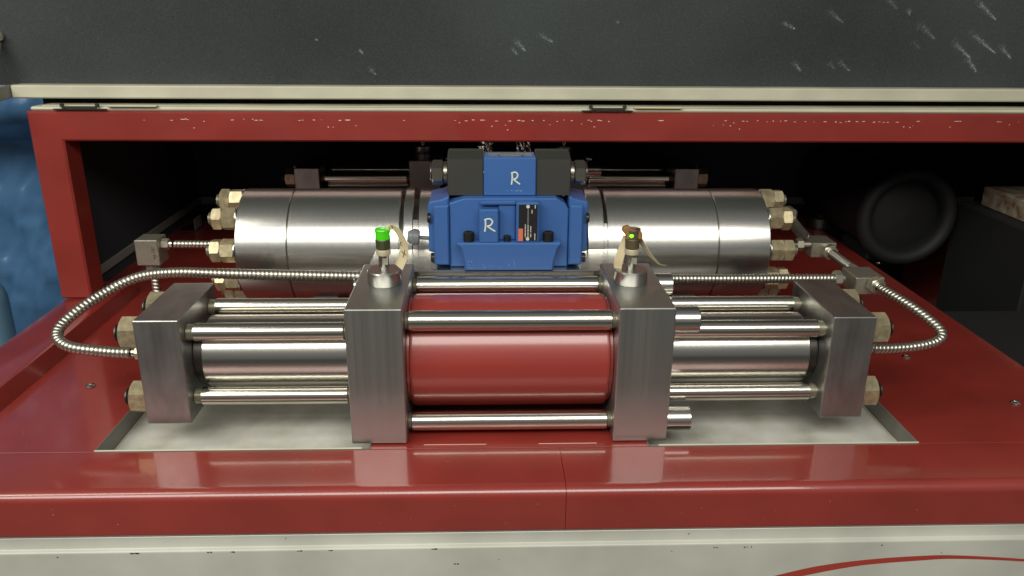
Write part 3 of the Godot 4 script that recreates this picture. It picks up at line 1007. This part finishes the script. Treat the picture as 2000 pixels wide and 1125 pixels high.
func valve() -> void:
	var t := thing("hydraulic_valve", "blue cast hydraulic valve with black coils and chalked letter R on the manifold", "valve", Vector3(0, 0.199, -0.26))
	# main spool body
	var bd := G.new()
	bd.prism([Vector2(-0.0955, 0.1995), Vector2(0.0975, 0.1995), Vector2(0.0975, 0.296), Vector2(0.092, 0.305), Vector2(0.077, 0.3145), Vector2(-0.071, 0.3145), Vector2(-0.0955, 0.3065)], -0.335, -0.226, 0.002)
	var body := part("body", bd, M.blue, t)
	var base := G.new()
	base.prism([Vector2(-0.0715, 0.1992), Vector2(0.0725, 0.1992), Vector2(0.0735, 0.215), Vector2(0.079, 0.236), Vector2(0.085, 0.2445), Vector2(0.083, 0.2468), Vector2(-0.081, 0.2468), Vector2(-0.0835, 0.2445), Vector2(-0.077, 0.236), Vector2(-0.0725, 0.215)], -0.2265, -0.2035, 0.0025)
	part("base_flange", base, M.blue, t)
	var pad := G.new()
	pad.box(Vector3(-0.0475, 0.2466, -0.2262), Vector3(-0.0165, 0.3015, -0.2045), 0.002)
	var po := part("casting_pad", pad, M.blue, t)
	letter_r(po, Vector3(-0.0385, 0.2655, -0.2044), 0.0165, 0.0205)
	var pad2 := G.new()
	pad2.box(Vector3(0.0115, 0.2466, -0.2262), Vector3(0.0485, 0.3125, -0.2055), 0.002)
	part("casting_pad", pad2, M.blue, t)
	var rib := G.new()
	rib.box(Vector3(-0.0165, 0.2466, -0.2262), Vector3(0.0115, 0.3065, -0.2195), 0.002)
	part("casting_rib", rib, M.blue, t)
	part("casting_rib", B(Vector3(-0.046, 0.3065, -0.2262), Vector3(0.0112, 0.3125, -0.2155), 0.0012), M.blue, t)
	# name plate: black with rivets, an orange patch and rows of small print
	var np := part("nameplate", B(Vector3(0.0155, 0.250, -0.2054), Vector3(0.0455, 0.3095, -0.2046), 0.0003), M.nameplate, t)
	part("colour_patch", B(Vector3(0.0152, 0.2498, -0.2045), Vector3(0.0225, 0.2705, -0.2041), 0.0001), M.label_red, np)
	for y in [0.3065, 0.2535]:
		var g := G.new()
		g.xf = along(Vector3(0, 0, 1), Vector3(0.030, y, -0.2046))
		g.lathe([Vector2(0, 0.0029), Vector2(0.0008, 0.0027), Vector2(0.0008, 0.0012), Vector2(0.0002, 0.001), Vector2(0.0002, 0)], 20)
		part("rivet", g, M.label_white, np)
	var marks := G.new()
	for row in [[0.0262, 0.2562, 0.277, 0.95], [0.0305, 0.2572, 0.2765, 0.9], [0.0348, 0.2565, 0.262, 0.9], [0.0348, 0.2645, 0.2745, 0.9], [0.0415, 0.2515, 0.262, 0.8], [0.0415, 0.3035, 0.3085, 0.8], [0.0365, 0.2955, 0.301, 0.5]]:
		var y: float = row[1]
		while y < row[2]:
			var l := rng.randf_range(0.0006, 0.0011)
			var w := rng.randf_range(0.0007, 0.0011)
			marks.poly([Vector3(row[0] - w, y, -0.2044), Vector3(row[0] + w, y, -0.2044), Vector3(row[0] + w, y + l, -0.2044), Vector3(row[0] - w, y + l, -0.2044)], Vector3(0, 0, 1))
			y += l + rng.randf_range(0.0003, 0.0006)
	part("small_print", marks, M.label_white, np).set_meta("kind", "stuff")
	var faint := G.new()
	var fy := 0.278
	while fy < 0.302:
		var l := rng.randf_range(0.0006, 0.0012)
		faint.poly([Vector3(0.0293, fy, -0.2044), Vector3(0.0313, fy, -0.2044), Vector3(0.0313, fy + l, -0.2044), Vector3(0.0293, fy + l, -0.2044)], Vector3(0, 0, 1))
		fy += l + rng.randf_range(0.0004, 0.0008)
	part("small_print", faint, M.label_grey, np).set_meta("kind", "stuff")
	# end covers with stepped tops
	for s in [-1.0, 1.0]:
		var x0 := 0.0962 if s < 0 else 0.0982
		var x1 := 0.1305
		var g := G.new()
		var o := []
		for p in [[x0, 0.203], [x1 - 0.012, 0.203], [x1 - 0.009, 0.2055], [x1 - 0.009, 0.2215], [x1, 0.2235], [x1, 0.300], [x1 - 0.002, 0.3065], [x0 + 0.013, 0.3105], [x0, 0.3155]]:
			o.append(Vector2(p[0] * s, p[1]))
		g.prism(o, -0.325, -0.2345, 0.0025)
		var eo := part("end_cover", g, M.blue, t)
		var fr := G.new()
		var q := []
		for p in [[x0 + 0.0002, 0.2035], [x1 - 0.0125, 0.2035], [x1 - 0.0095, 0.206], [x1 - 0.0095, 0.300], [x1 - 0.012, 0.3035], [x0 + 0.0002, 0.3035]]:
			q.append(Vector2(p[0] * s, p[1]))
		fr.prism(q, -0.2352, -0.222, 0.0025)
		part("cover_boss", fr, M.blue, eo)
		for y in [0.281, 0.2135]:
			cap_screw(t, Vector3(s * (x1 - 0.0105 - (0.001 if y < 0.25 else -0.0065)), y, -0.2325), Vector3(s, 0, 0), 0.0082, 0.0085 if y < 0.25 else 0.005)
	var cp := G.new()
	for k in 16:
		blob(cp, Vector3(rng.randf_range(-0.066, 0.012), rng.randf_range(0.205, 0.216), -0.2032), rng.randf_range(0.0005, 0.0014), rng.randf_range(0.0002, 0.0006), Vector3(0, 0, 1))
	for k in 9:
		blob(cp, Vector3(rng.randf_range(-0.012, 0.025), 0.3235 + rng.randf_range(-0.0004, 0.0004), -0.2432), rng.randf_range(0.0008, 0.0022), 0.0003, Vector3(0, 0, 1))
	part("paint_chip", cp, M.chalk, t).set_meta("kind", "stuff")
	for p in [[-0.0645, 0.0088, 0.0155], [0.0640, 0.0088, 0.0155], [-0.0025, 0.006, 0.009]]:
		cap_screw(t, Vector3(p[0], 0.2469, -0.2155), Vector3.UP, p[1], p[2])
	# pilot valve
	var pil := part("pilot_body", B(Vector3(-0.040, 0.3148, -0.300), Vector3(0.0445, 0.3765, -0.2435), 0.0016), M.blue, t)
	letter_r(pil, Vector3(0.005, 0.3335, -0.2434), 0.0135, 0.0195)
	var pt := G.new()
	pt.prism([Vector2(-0.033, 0.262), Vector2(-0.016, 0.262), Vector2(-0.013, 0.2582), Vector2(0.0215, 0.2582), Vector2(0.0245, 0.262), Vector2(0.039, 0.262), Vector2(0.039, 0.2775), Vector2(0.020, 0.2775), Vector2(0.017, 0.281), Vector2(-0.011, 0.281), Vector2(-0.014, 0.2775), Vector2(-0.033, 0.2775)], 0.0, 0.0022, 0.0005)
	pt.turn_up(0.3767)
	var pto := part("type_plate", pt, M.aluminium, t)
	var pk := G.new()
	for k in 26:
		var x := -0.0105 + k * 0.0009
		if k % 6 == 5:
			continue
		pk.poly([Vector3(x, 0.37905, -0.2755), Vector3(x + 0.0006, 0.37905, -0.2755), Vector3(x + 0.0006, 0.37905, -0.2775 + rng.randf_range(-0.0004, 0.0004)), Vector3(x, 0.37905, -0.2775)], Vector3(0, 1, 0))
	part("small_print", pk, M.ink, pto).set_meta("kind", "stuff")
	for s in [[-0.0985, -0.0402], [0.0447, 0.1010]]:
		var g := G.new()
		g.prism([Vector2(-0.247, 0.3152), Vector2(-0.247, 0.3715), Vector2(-0.2495, 0.3732), Vector2(-0.283, 0.381), Vector2(-0.305, 0.381), Vector2(-0.305, 0.3152)], s[0], s[1], 0.0015)
		g.turn_side(0.0)
		part("solenoid_coil", g, M.black_plastic, t)
		var left: bool = s[0] < 0
		var d := Vector3(-1 if left else 1, 0, 0)
		var k := G.new()
		k.xf = along(d, Vector3(s[0] if left else s[1], 0.3475, -0.272))
		k.rod(0.0, 0.0075, 0.0175, 0.001, 32)
		k.hexnut(0.0076, 0.0255, 0.036, deg_to_rad(90.0), 6)
		k.rod(0.0256, 0.029, 0.0145, 0.002, 32)
		part("coil_nut", k, M.nickel, t)
	# crumpled foil round the cable plugs behind the pilot valve
	for x in [-0.0355, 0.0455]:
		var g := G.new()
		var n := 26
		var m := 22
		var grid := []
		for i in m + 1:
			var row := []
			for k in n:
				var a := TAU * k / n
				var rr := 0.0150 + rng.randf_range(-0.0034, 0.0034)
				row.append(Vector3(x + cos(a) * rr, 0.255 + i * 0.0065 + rng.randf_range(-0.0015, 0.0015), -0.700 + sin(a) * rr))
			grid.append(row)
		for i in m:
			for k in n:
				var j := (k + 1) % n
				var o: Vector3 = grid[i][k] - Vector3(x, grid[i][k].y, -0.700)
				g.flat([grid[i][k], grid[i][j], grid[i + 1][j]], o)
				g.flat([grid[i][k], grid[i + 1][j], grid[i + 1][k]], o)
		part("foil_wrap", g, M.foil, t)
	# lubrication plug in the left cover
	var pl := G.new()
	pl.xf = along(Vector3(-1, 0.10, 0.04), Vector3(-0.1306, 0.2355, -0.272))
	pl.rod(-0.001, 0.022, 0.0035, 0.0005, 20)
	pl.lathe([Vector2(0.0175, 0.0), Vector2(0.0175, 0.010), Vector2(0.0195, 0.0128), Vector2(0.0275, 0.0142), Vector2(0.0285, 0.0142), Vector2(0.030, 0.012), Vector2(0.0335, 0.0115), Vector2(0.038, 0.0085), Vector2(0.0385, 0.0)], 32)
	part("drain_plug", pl, M.grey_plastic, t)


func ribbon(path: Array, wide: Array, across: Vector3, thick := 0.0004) -> G:
	var g := G.new()
	var cv := Curve3D.new()
	for i in path.size():
		var tg := Vector3.ZERO
		if i > 0 and i < path.size() - 1:
			tg = (path[i + 1] - path[i - 1]) / 6.0
		cv.add_point(path[i], -tg, tg)
	var total := cv.get_baked_length()
	var n := 28
	var prev := []
	for i in n + 1:
		var s := total * i / n
		var p := cv.sample_baked(s, true)
		var d := (cv.sample_baked(minf(total, s + 0.001), true) - cv.sample_baked(maxf(0.0, s - 0.001), true)).normalized()
		var sd := (across - d * across.dot(d)).normalized()
		var nr := d.cross(sd)
		var f := float(i) / n * (wide.size() - 1)
		var w := lerpf(wide[int(f)], wide[mini(int(f) + 1, wide.size() - 1)], f - int(f)) * 0.5
		var cur := [p - sd * w + nr * thick, p + sd * w + nr * thick, p + sd * w - nr * thick, p - sd * w - nr * thick]
		if i > 0:
			g.flat([prev[0], prev[1], cur[1], cur[0]], nr)
			g.flat([prev[2], prev[3], cur[3], cur[2]], -nr)
			g.flat([prev[1], prev[2], cur[2], cur[1]], sd)
			g.flat([prev[3], prev[0], cur[0], cur[3]], -sd)
		prev = cur
	return g


func sensor(at: Vector3, label: String, lit: bool) -> Node3D:
	var t := thing("proximity_sensor", label, "sensor", at, "sensors on the clamp blocks")
	var u := Vector3.UP
	var y := at.y
	var pk := G.new()
	pk.xf = along(u, at)
	pk.lathe([Vector2(0.0002, 0), Vector2(0.0002, 0.0252), Vector2(0.0012, 0.0256), Vector2(0.0198, 0.0256), Vector2(0.0212, 0.0244), Vector2(0.0212, 0)], 64)
	part("mounting_puck", pk, M.puck, t)
	var st := G.new()
	st.xf = along(u, at)
	st.rod(0.0213, 0.0255, 0.0066, 0.0004, 24)
	st.rod(0.0256, 0.0440, 0.0078, 0.0006, 28)
	part("stem", st, M.polished, t)
	var fl := B(at + Vector3(-0.0005, 0.031, 0.0070), at + Vector3(0.0072, 0.0405, 0.0083), 0.0004)
	part("wrench_flat", fl, M.fitting, t)
	var co := G.new()
	co.xf = along(u, at)
	co.lathe([Vector2(0.0441, 0), Vector2(0.0441, 0.0092), Vector2(0.0455, 0.0108), Vector2(0.052, 0.0112), Vector2(0.0535, 0.0105), Vector2(0.0535, 0)], 32)
	part("collar", co, M.beige, t)
	var sl := G.new()
	sl.xf = along(u, at)
	sl.lathe([Vector2(0.0536, 0), Vector2(0.0536, 0.0096), Vector2(0.0550, 0.0106), Vector2(0.0665, 0.0108), Vector2(0.0678, 0.0112), Vector2(0.0690, 0.0106), Vector2(0.0690, 0)], 32)
	part("sleeve", sl, M.olive if lit else M.olive_brown, t)
	var le := G.new()
	le.xf = along(u, at)
	le.lathe([Vector2(0.0691, 0), Vector2(0.0691, 0.0106), Vector2(0.0705, 0.0112), Vector2(0.0745, 0.0107), Vector2(0.0805, 0.0112), Vector2(0.083, 0.0116), Vector2(0.0842, 0.011), Vector2(0.0842, 0.0088), Vector2(0.0825, 0.008), Vector2(0.0825, 0)], 36)
	part("cap", le, M.lens if lit else M.olive_brown, t, "glowing green cap" if lit else "")
	if not lit:
		var g := G.new()
		g.xf = along(Vector3(-0.35, 0.35, 0.9), at + Vector3(-0.0035, 0.0755, 0.0100))
		g.lathe([Vector2(0, 0.0030), Vector2(0.0008, 0.0028), Vector2(0.0013, 0.0015), Vector2(0.0014, 0)], 16)
		part("indicator_light", g, M.led, t)
	return t


func sensors() -> void:
	var a := Vector3(-0.1895, 0.2116, -0.1125)
	var b := Vector3(0.1820, 0.2116, -0.1125)
	sensor(a, "upright sensor with a bright green glowing cap on the left clamp block", true)
	sensor(b, "upright sensor wrapped in brown tape with a tiny green light on the right clamp block", false)
	# paper tag looped from the left sensor
	var tg := thing("cable_tag", "cream paper tag with scribbled letters hanging beside the green sensor cap", "tag", Vector3(-0.16, 0.235, -0.115))
	var path := [a + Vector3(0.006, 0.080, -0.004), a + Vector3(0.012, 0.0865, 0.0), a + Vector3(0.0195, 0.0855, 0.004), a + Vector3(0.0265, 0.077, 0.006), a + Vector3(0.0315, 0.060, 0.005), a + Vector3(0.0300, 0.044, 0.004), a + Vector3(0.0225, 0.026, 0.004)]
	part("strip", ribbon(path, [0.010, 0.011, 0.013, 0.014, 0.017, 0.019, 0.019], Vector3(0.75, 0.28, 0.62)), M.tape, tg)
	var w := G.new()
	w.sweep([a + Vector3(0.0300, 0.066, 0.0135), a + Vector3(0.0275, 0.0675, 0.0130), a + Vector3(0.0268, 0.0640, 0.0125), a + Vector3(0.0295, 0.0625, 0.0132)], 0.0006, 6, 0.0, 0.0, 0.001)
	w.sweep([a + Vector3(0.0285, 0.0535, 0.0125), a + Vector3(0.0325, 0.0495, 0.0140), a + Vector3(0.0350, 0.0485, 0.0150)], 0.0006, 6, 0.0, 0.0, 0.001)
	w.sweep([a + Vector3(0.0335, 0.0560, 0.0150), a + Vector3(0.0320, 0.0500, 0.0140), a + Vector3(0.0300, 0.0440, 0.0130)], 0.0006, 6, 0.0, 0.0, 0.001)
	part("handwriting", w, M.ink, tg).set_meta("kind", "stuff")
	# tape over the right sensor
	var tb := thing("cable_tag", "folded brown tape draped over the right sensor and down both sides", "tag", b + Vector3(0, 0.02, 0))
	var fold := G.new()
	fold.prism([Vector2(-0.0175, 0.082), Vector2(-0.0150, 0.0875), Vector2(-0.0085, 0.0895), Vector2(-0.001, 0.084), Vector2(0.004, 0.0825), Vector2(0.0105, 0.0825), Vector2(0.0135, 0.078), Vector2(0.0135, 0.069), Vector2(-0.0105, 0.069), Vector2(-0.0108, 0.0745)], -0.004, 0.0085, 0.0015)
	for i in fold.v.size():
		fold.v[i] += b
	part("folded_strip", fold, M.brown_tape, tb)
	part("loose_strip", ribbon([b + Vector3(-0.009, 0.071, -0.006), b + Vector3(-0.013, 0.054, -0.004), b + Vector3(-0.0185, 0.034, -0.002), b + Vector3(-0.0195, 0.020, -0.004)], [0.010, 0.013, 0.015, 0.013], Vector3(0.8, 0.1, 0.7)), M.tape, tb)
	part("loose_strip", ribbon([b + Vector3(0.009, 0.072, -0.006), b + Vector3(0.017, 0.058, -0.005), b + Vector3(0.029, 0.041, -0.006), b + Vector3(0.0445, 0.0255, -0.010), b + Vector3(0.056, 0.0215, -0.016)], [0.012, 0.014, 0.012, 0.008, 0.005], Vector3(0.4, 0.2, 0.9)), M.tape, tb)


func gland(t: Node3D, at: Vector3, d: Vector3, af := 0.021, l := 0.012) -> void:
	var g := G.new()
	g.xf = along(d, at)
	g.hexnut(0.0, l, af, 0.3)
	part("gland_nut", g, M.fitting, t)
	var s := G.new()
	s.xf = along(d, at)
	s.rod(l, l + 0.006, af * 0.36, 0.0006, 20)
	part("ferrule", s, M.polished, t)


func plumbing() -> void:
	var P := 0.0070
	# long armoured hose, from the left port round and along behind the blocks to the right tee
	var h := thing("armoured_hose", "long spring-armoured steel hose looping from the left end plate", "hose", Vector3(-0.6, 0.1, -0.15))
	var pts := [Vector3(-0.577, 0.1045, -0.1005), Vector3(-0.60, 0.1045, -0.1025), Vector3(-0.6316, 0.105, -0.1080), Vector3(-0.6703, 0.108, -0.1140), Vector3(-0.6965, 0.113, -0.1293), Vector3(-0.7068, 0.12, -0.1475), Vector3(-0.7029, 0.13, -0.1690), Vector3(-0.684, 0.145, -0.1975), Vector3(-0.6615, 0.157, -0.2265), Vector3(-0.633, 0.170, -0.2440), Vector3(-0.5977, 0.18, -0.2470), Vector3(-0.5374, 0.189, -0.2330), Vector3(-0.455, 0.1885, -0.2265), Vector3(-0.247, 0.1833, -0.226), Vector3(0.0, 0.150, -0.2075), Vector3(0.25, 0.1765, -0.226), Vector3(0.40, 0.1765, -0.226), Vector3(0.565, 0.1722, -0.236)]
	var left := pts.slice(0, 14)
	left.append(Vector3(-0.238, 0.1831, -0.226))
	var g := G.new()
	g.sweep(left, 0.0088, 20, P, 0.22)
	part("spring_guard", g, M.coil, h)
	gland(h, Vector3(-0.5585, 0.1045, -0.1005), Vector3(-1, 0, -0.03), 0.019, 0.011)
	var h2 := thing("armoured_hose", "straight spring-armoured hose running right from the right clamp block to the tee", "hose", Vector3(0.4, 0.1765, -0.226))
	var g2 := G.new()
	g2.sweep([Vector3(0.236, 0.1765, -0.228), Vector3(0.32, 0.1765, -0.227), Vector3(0.42, 0.1764, -0.227), Vector3(0.552, 0.1735, -0.236)], 0.0082, 20, 0.0062, 0.2)
	part("spring_guard", g2, M.coil, h2)
	gland(h2, Vector3(0.5525, 0.1735, -0.236), Vector3(1, 0, 0), 0.024, 0.012)
	var h3 := thing("armoured_hose", "short spring-armoured hose curving from the right tee to the right end plate", "hose", Vector3(0.65, 0.12, -0.13))
	var g3 := G.new()
	g3.sweep([Vector3(0.569, 0.1045, -0.0985), Vector3(0.600, 0.1045, -0.0985), Vector3(0.6367, 0.107, -0.0995), Vector3(0.6680, 0.112, -0.1040), Vector3(0.6830, 0.119, -0.1125), Vector3(0.6804, 0.13, -0.1270), Vector3(0.6560, 0.149, -0.1520), Vector3(0.6350, 0.160, -0.1870), Vector3(0.6255, 0.163, -0.214)], 0.0080, 20, 0.0062, 0.22)
	part("spring_guard", g3, M.coil, h3)
	gland(h3, Vector3(0.5525, 0.1045, -0.0995), Vector3(1, 0, 0), 0.019, 0.012)
	gland(h3, Vector3(0.6225, 0.1638, -0.2345), Vector3(0.12, -0.03, 1), 0.026, 0.014)
	# right tees
	var t1 := thing("tee_block", "square steel tee block nearest the right end plate", "pipe fitting", Vector3(0.617, 0.145, -0.26))
	part("block", B(Vector3(0.5925, 0.1440, -0.296), Vector3(0.6415, 0.1745, -0.2352), 0.0015), M.fitting, t1)
	var t2 := thing("tee_block", "square steel tee block beside the right end of the large cylinder", "pipe fitting", Vector3(0.61, 0.15, -0.45))
	part("block", B(Vector3(0.5865, 0.1525, -0.475), Vector3(0.6345, 0.1815, -0.420), 0.0015), M.fitting, t2)
	part("bolt_head", R(Vector3(0.596, 0.1816, -0.466), Vector3.UP, 0, 0.003, 0.003, 0.0005, 16), M.polished, t2)
	var h4 := thing("armoured_hose", "short spring-armoured hose between the two right tee blocks", "hose", Vector3(0.62, 0.165, -0.36))
	var g4 := G.new()
	g4.sweep([Vector3(0.6190, 0.166, -0.403), Vector3(0.620, 0.165, -0.36), Vector3(0.6215, 0.164, -0.318)], 0.0092, 20, 0.0056, 0.2)
	part("spring_guard", g4, M.coil, h4)
	gland(h4, Vector3(0.6185, 0.166, -0.4195), Vector3(0.02, 0, 1), 0.026, 0.014)
	part("ferrule", R(Vector3(0.6217, 0.164, -0.297), Vector3(0, 0, -1), 0, 0.022, 0.0095, 0.001, 24), M.fitting, h4)
	var h5 := thing("pipe", "grey pipe from the rear right tee block back to the far elbow", "pipe", Vector3(0.61, 0.165, -0.55))
	var g5 := G.new()
	g5.sweep([Vector3(0.6045, 0.167, -0.4755), Vector3(0.611, 0.169, -0.55), Vector3(0.6170, 0.176, -0.62)], 0.0115, 20)
	part("tube", g5, M.fitting, h5)
	var el := G.new()
	el.box(Vector3(0.598, 0.164, -0.664), Vector3(0.632, 0.196, -0.6205), 0.004)
	part("elbow", el, M.fitting, h5)
	# port stub from the large cylinder to the rear right tee
	var sb := thing("pipe", "thin pipe with a hex nut joining the large cylinder to the right tee", "pipe", Vector3(0.56, 0.178, -0.43))
	part("tube", R(Vector3(0.4732, 0.176, -0.43), Vector3.RIGHT, 0.0, 0.085, 0.005, 0.0005, 20), M.polished, sb)
	var sg := G.new()
	sg.xf = along(Vector3.RIGHT, Vector3(0.5585, 0.176, -0.43))
	sg.hexnut(0, 0.013, 0.022, 0.2)
	sg.rod(0.0131, 0.028, 0.006, 0.0005, 20)
	part("gland_nut", sg, M.fitting, sb)
	# left tee with its hoses
	var t3 := thing("tee_block", "square steel tee block marked HP on the left side", "pipe fitting", Vector3(-0.663, 0.144, -0.43))
	var bo := part("block", B(Vector3(-0.6850, 0.1435, -0.455), Vector3(-0.6425, 0.1925, -0.410), 0.0015), M.fitting, t3)
	var hp := G.new()
	var z := -0.4098
	hp.sweep([Vector3(-0.6530, 0.1805, z), Vector3(-0.6545, 0.1700, z)], 0.0004, 5, 0.0, 0.0, 0.002)
	hp.sweep([Vector3(-0.6500, 0.1790, z), Vector3(-0.6505, 0.1685, z)], 0.0004, 5, 0.0, 0.0, 0.002)
	hp.sweep([Vector3(-0.6535, 0.1755, z), Vector3(-0.6503, 0.1740, z)], 0.0004, 5, 0.0, 0.0, 0.002)
	hp.sweep([Vector3(-0.6525, 0.1645, z), Vector3(-0.6515, 0.1560, z)], 0.0005, 5, 0.0, 0.0, 0.002)
	hp.sweep([Vector3(-0.6527, 0.1645, z), Vector3(-0.6480, 0.1635, z), Vector3(-0.6478, 0.1605, z), Vector3(-0.6518, 0.1602, z)], 0.0005, 5, 0.0, 0.0, 0.002)
	part("handwriting", hp, M.ink, bo).set_meta("kind", "stuff")
	var h6 := thing("armoured_hose", "short spring-armoured hose from the left tee block to the large cylinder", "hose", Vector3(-0.58, 0.178, -0.43))
	var g6 := G.new()
	g6.sweep([Vector3(-0.619, 0.1795, -0.43), Vector3(-0.56, 0.179, -0.43), Vector3(-0.4775, 0.178, -0.43)], 0.0078, 20, P, 0.22)
	part("spring_guard", g6, M.coil, h6)
	gland(h6, Vector3(-0.6422, 0.1795, -0.43), Vector3(1, 0, 0), 0.019, 0.014)
	var h7 := thing("armoured_hose", "stub of spring-armoured hose dropping from the left tee block", "hose", Vector3(-0.665, 0.07, -0.43))
	var g7 := G.new()
	g7.sweep([Vector3(-0.6640, 0.118, -0.43), Vector3(-0.6640, 0.06, -0.43), Vector3(-0.6640, 0.001, -0.43)], 0.0085, 20, P, 0.22)
	part("spring_guard", g7, M.coil, h7)
	gland(h7, Vector3(-0.6640, 0.1433, -0.43), Vector3(0, -1, 0), 0.024, 0.014)


func surroundings() -> void:
	var fl := G.new()
	fl.box(Vector3(-9, -1.0, -9), Vector3(9, -0.9, 9), 0.01)
	var fo := part("floor", fl, M.concrete, self)
	fo.set_meta("kind", "structure")
	fo.set_meta("label", "dark concrete workshop floor")
	# blue tarpaulin hanging behind the left side
	var tp := G.new()
	var nx := 60
	var ny := 50
	var f := FastNoiseLite.new()
	f.seed = 5
	f.frequency = 2.4
	f.fractal_octaves = 4
	var cur := []
	for j in ny + 1:
		var row := []
		for i in nx + 1:
			var x := lerpf(-2.6, -1.02, float(i) / nx)
			var y := lerpf(-0.9, 0.62, float(j) / ny)
			row.append(Vector3(x, y, -1.25 + 0.07 * f.get_noise_2d(x * 1.3, y) + 0.30 * smoothstep(0.22, 0.36, y) + 0.12 * smoothstep(0.1, 0.5, y) * f.get_noise_2d(x * 0.6 + 7.0, y * 1.2)))
		cur.append(row)
	for j in ny:
		for i in nx:
			tp.poly([cur[j][i], cur[j][i + 1], cur[j + 1][i + 1], cur[j + 1][i]], Vector3(0, 0, 1))
	for i in tp.v.size():
		var p := tp.v[i]
		var eps := 0.01
		var fz := func(x: float, y: float) -> float: return 0.07 * f.get_noise_2d(x * 1.3, y) + 0.30 * smoothstep(0.22, 0.36, y) + 0.12 * smoothstep(0.1, 0.5, y) * f.get_noise_2d(x * 0.6 + 7.0, y * 1.2)
		var gx: float = (fz.call(p.x + eps, p.y) - fz.call(p.x - eps, p.y)) / (2.0 * eps)
		var gy: float = (fz.call(p.x, p.y + eps) - fz.call(p.x, p.y - eps)) / (2.0 * eps)
		tp.n[i] = Vector3(-gx, -gy, 1.0).normalized()
	var ta := part("tarpaulin", tp, M.tarp, self)
	tag(ta, "crumpled blue plastic tarpaulin hanging behind the left frame post", "tarpaulin")
	# pale blue canister with a fitting at the far left
	var cn := thing("canister", "pale blue rounded canister at the far left edge", "canister", Vector3(-1.34, -0.5, -0.95))
	var cg := G.new()
	cg.xf = along(Vector3.UP, Vector3(-1.345, -0.53, -0.95))
	var cp := [Vector2(0, 0), Vector2(0, 0.07)]
	for k in 9:
		cp.append(Vector2(0.40 + 0.075 * sin(PI * 0.5 * k / 8.0), 0.07 * cos(PI * 0.5 * k / 8.0)))
	cg.lathe(cp, 40)
	part("shell", cg, M.pale_blue, cn)
	part("fitting", R(Vector3(-1.318, -0.135, -0.885), Vector3(0.4, 0, 1), 0, 0.02, 0.014, 0.002), M.polished, cn)
	# black motor and covers in the right of the compartment
	var mo := thing("air_duct", "thick black capped duct end in the dark right of the compartment", "duct", Vector3(1.03, -0.02, -1.0))
	var mg := G.new()
	mg.xf = along(Vector3(0, 0, 1), Vector3(1.03, 0.105, -0.9))
	var mp := [Vector2(-0.45, 0.112), Vector2(-0.04, 0.112)]
	for k in 13:
		var a := PI * k / 12.0
		mp.append(Vector2(-0.018 + 0.022 * sin(a), 0.108 + 0.019 * cos(a)))
	mp.append(Vector2(-0.034, 0.088))
	mp.append(Vector2(-0.022, 0.06))
	mp.append(Vector2(-0.018, 0.0))
	mg.lathe(mp, 72)
	part("casing", mg, M.duct, mo)
	part("foot", B(Vector3(0.955, -0.02, -1.1), Vector3(1.12, 0.01, -0.94), 0.006), M.rubber, mo)
	var rn := G.new()
	rn.xf = along(Vector3.UP, Vector3(0.932, 0.0, -1.2))
	rn.lathe([Vector2(0, 0.018), Vector2(0, 0.036), Vector2(0.004, 0.038), Vector2(0.03, 0.036), Vector2(0.034, 0.032), Vector2(0.034, 0.022), Vector2(0.03, 0.018), Vector2(0, 0.018)], 40)
	var ro := part("pipe_collar", rn, M.dark_steel, self)
	tag(ro, "dark steel ring collar standing on the deck in front of the rear trim", "collar")
	var cov := thing("cover_box", "black rubber-covered box sunk beside the right edge of the deck", "box", Vector3(1.2, -0.3, -0.4))
	part("shell", B(Vector3(0.935, -0.35, -0.62), Vector3(1.28, -0.03, 0.0), 0.02), M.rubber, cov)
	var shelf := thing("cabinet", "black cabinet at the back right under the cream box", "cabinet", Vector3(1.35, -0.3, -0.8))
	part("shell", B(Vector3(1.17, -0.3, -0.95), Vector3(1.49, 0.1385, -0.63), 0.004), M.rubber, shelf)
	var cb := thing("junction_box", "chipped cream box with rust stains on the black cabinet", "box", Vector3(1.35, 0.139, -0.8))
	part("shell", B(Vector3(1.205, 0.139, -0.90), Vector3(1.48, 0.187, -0.64), 0.003), M.rusty_cream, cb)


func second_unit() -> void:
	# the rear intensifier is the same machine seen over the large cylinder
	var src: Node3D = get_node("hydraulic_intensifier")
	var c: Node3D = src.duplicate()
	c.name = numbered("hydraulic_intensifier")
	add_child(c, true)
	c.position = src.position + Vector3(0, 0.012, -1.035)
	c.set_meta("label", "rear intensifier in shadow, its rods and end blocks seen over the large cylinder")
	for s in [["proximity_sensor", Vector3(-0.015, 0.012, -1.035), "sensor on the rear intensifier's left block, mostly hidden"], ["proximity_sensor_001", Vector3(-0.005, 0.012, -1.035), "sensor on the rear intensifier's right block, mostly hidden"]]:
		var o: Node3D = get_node(NodePath(s[0]))
		var d: Node3D = o.duplicate()
		d.name = numbered("proximity_sensor")
		add_child(d, true)
		d.position = o.position + s[1]
		d.set_meta("label", s[2])
		d.get_node("cap").set("material_override", M.olive)
		if d.has_node("indicator_light"):
			d.get_node("indicator_light").set("material_override", M.olive)
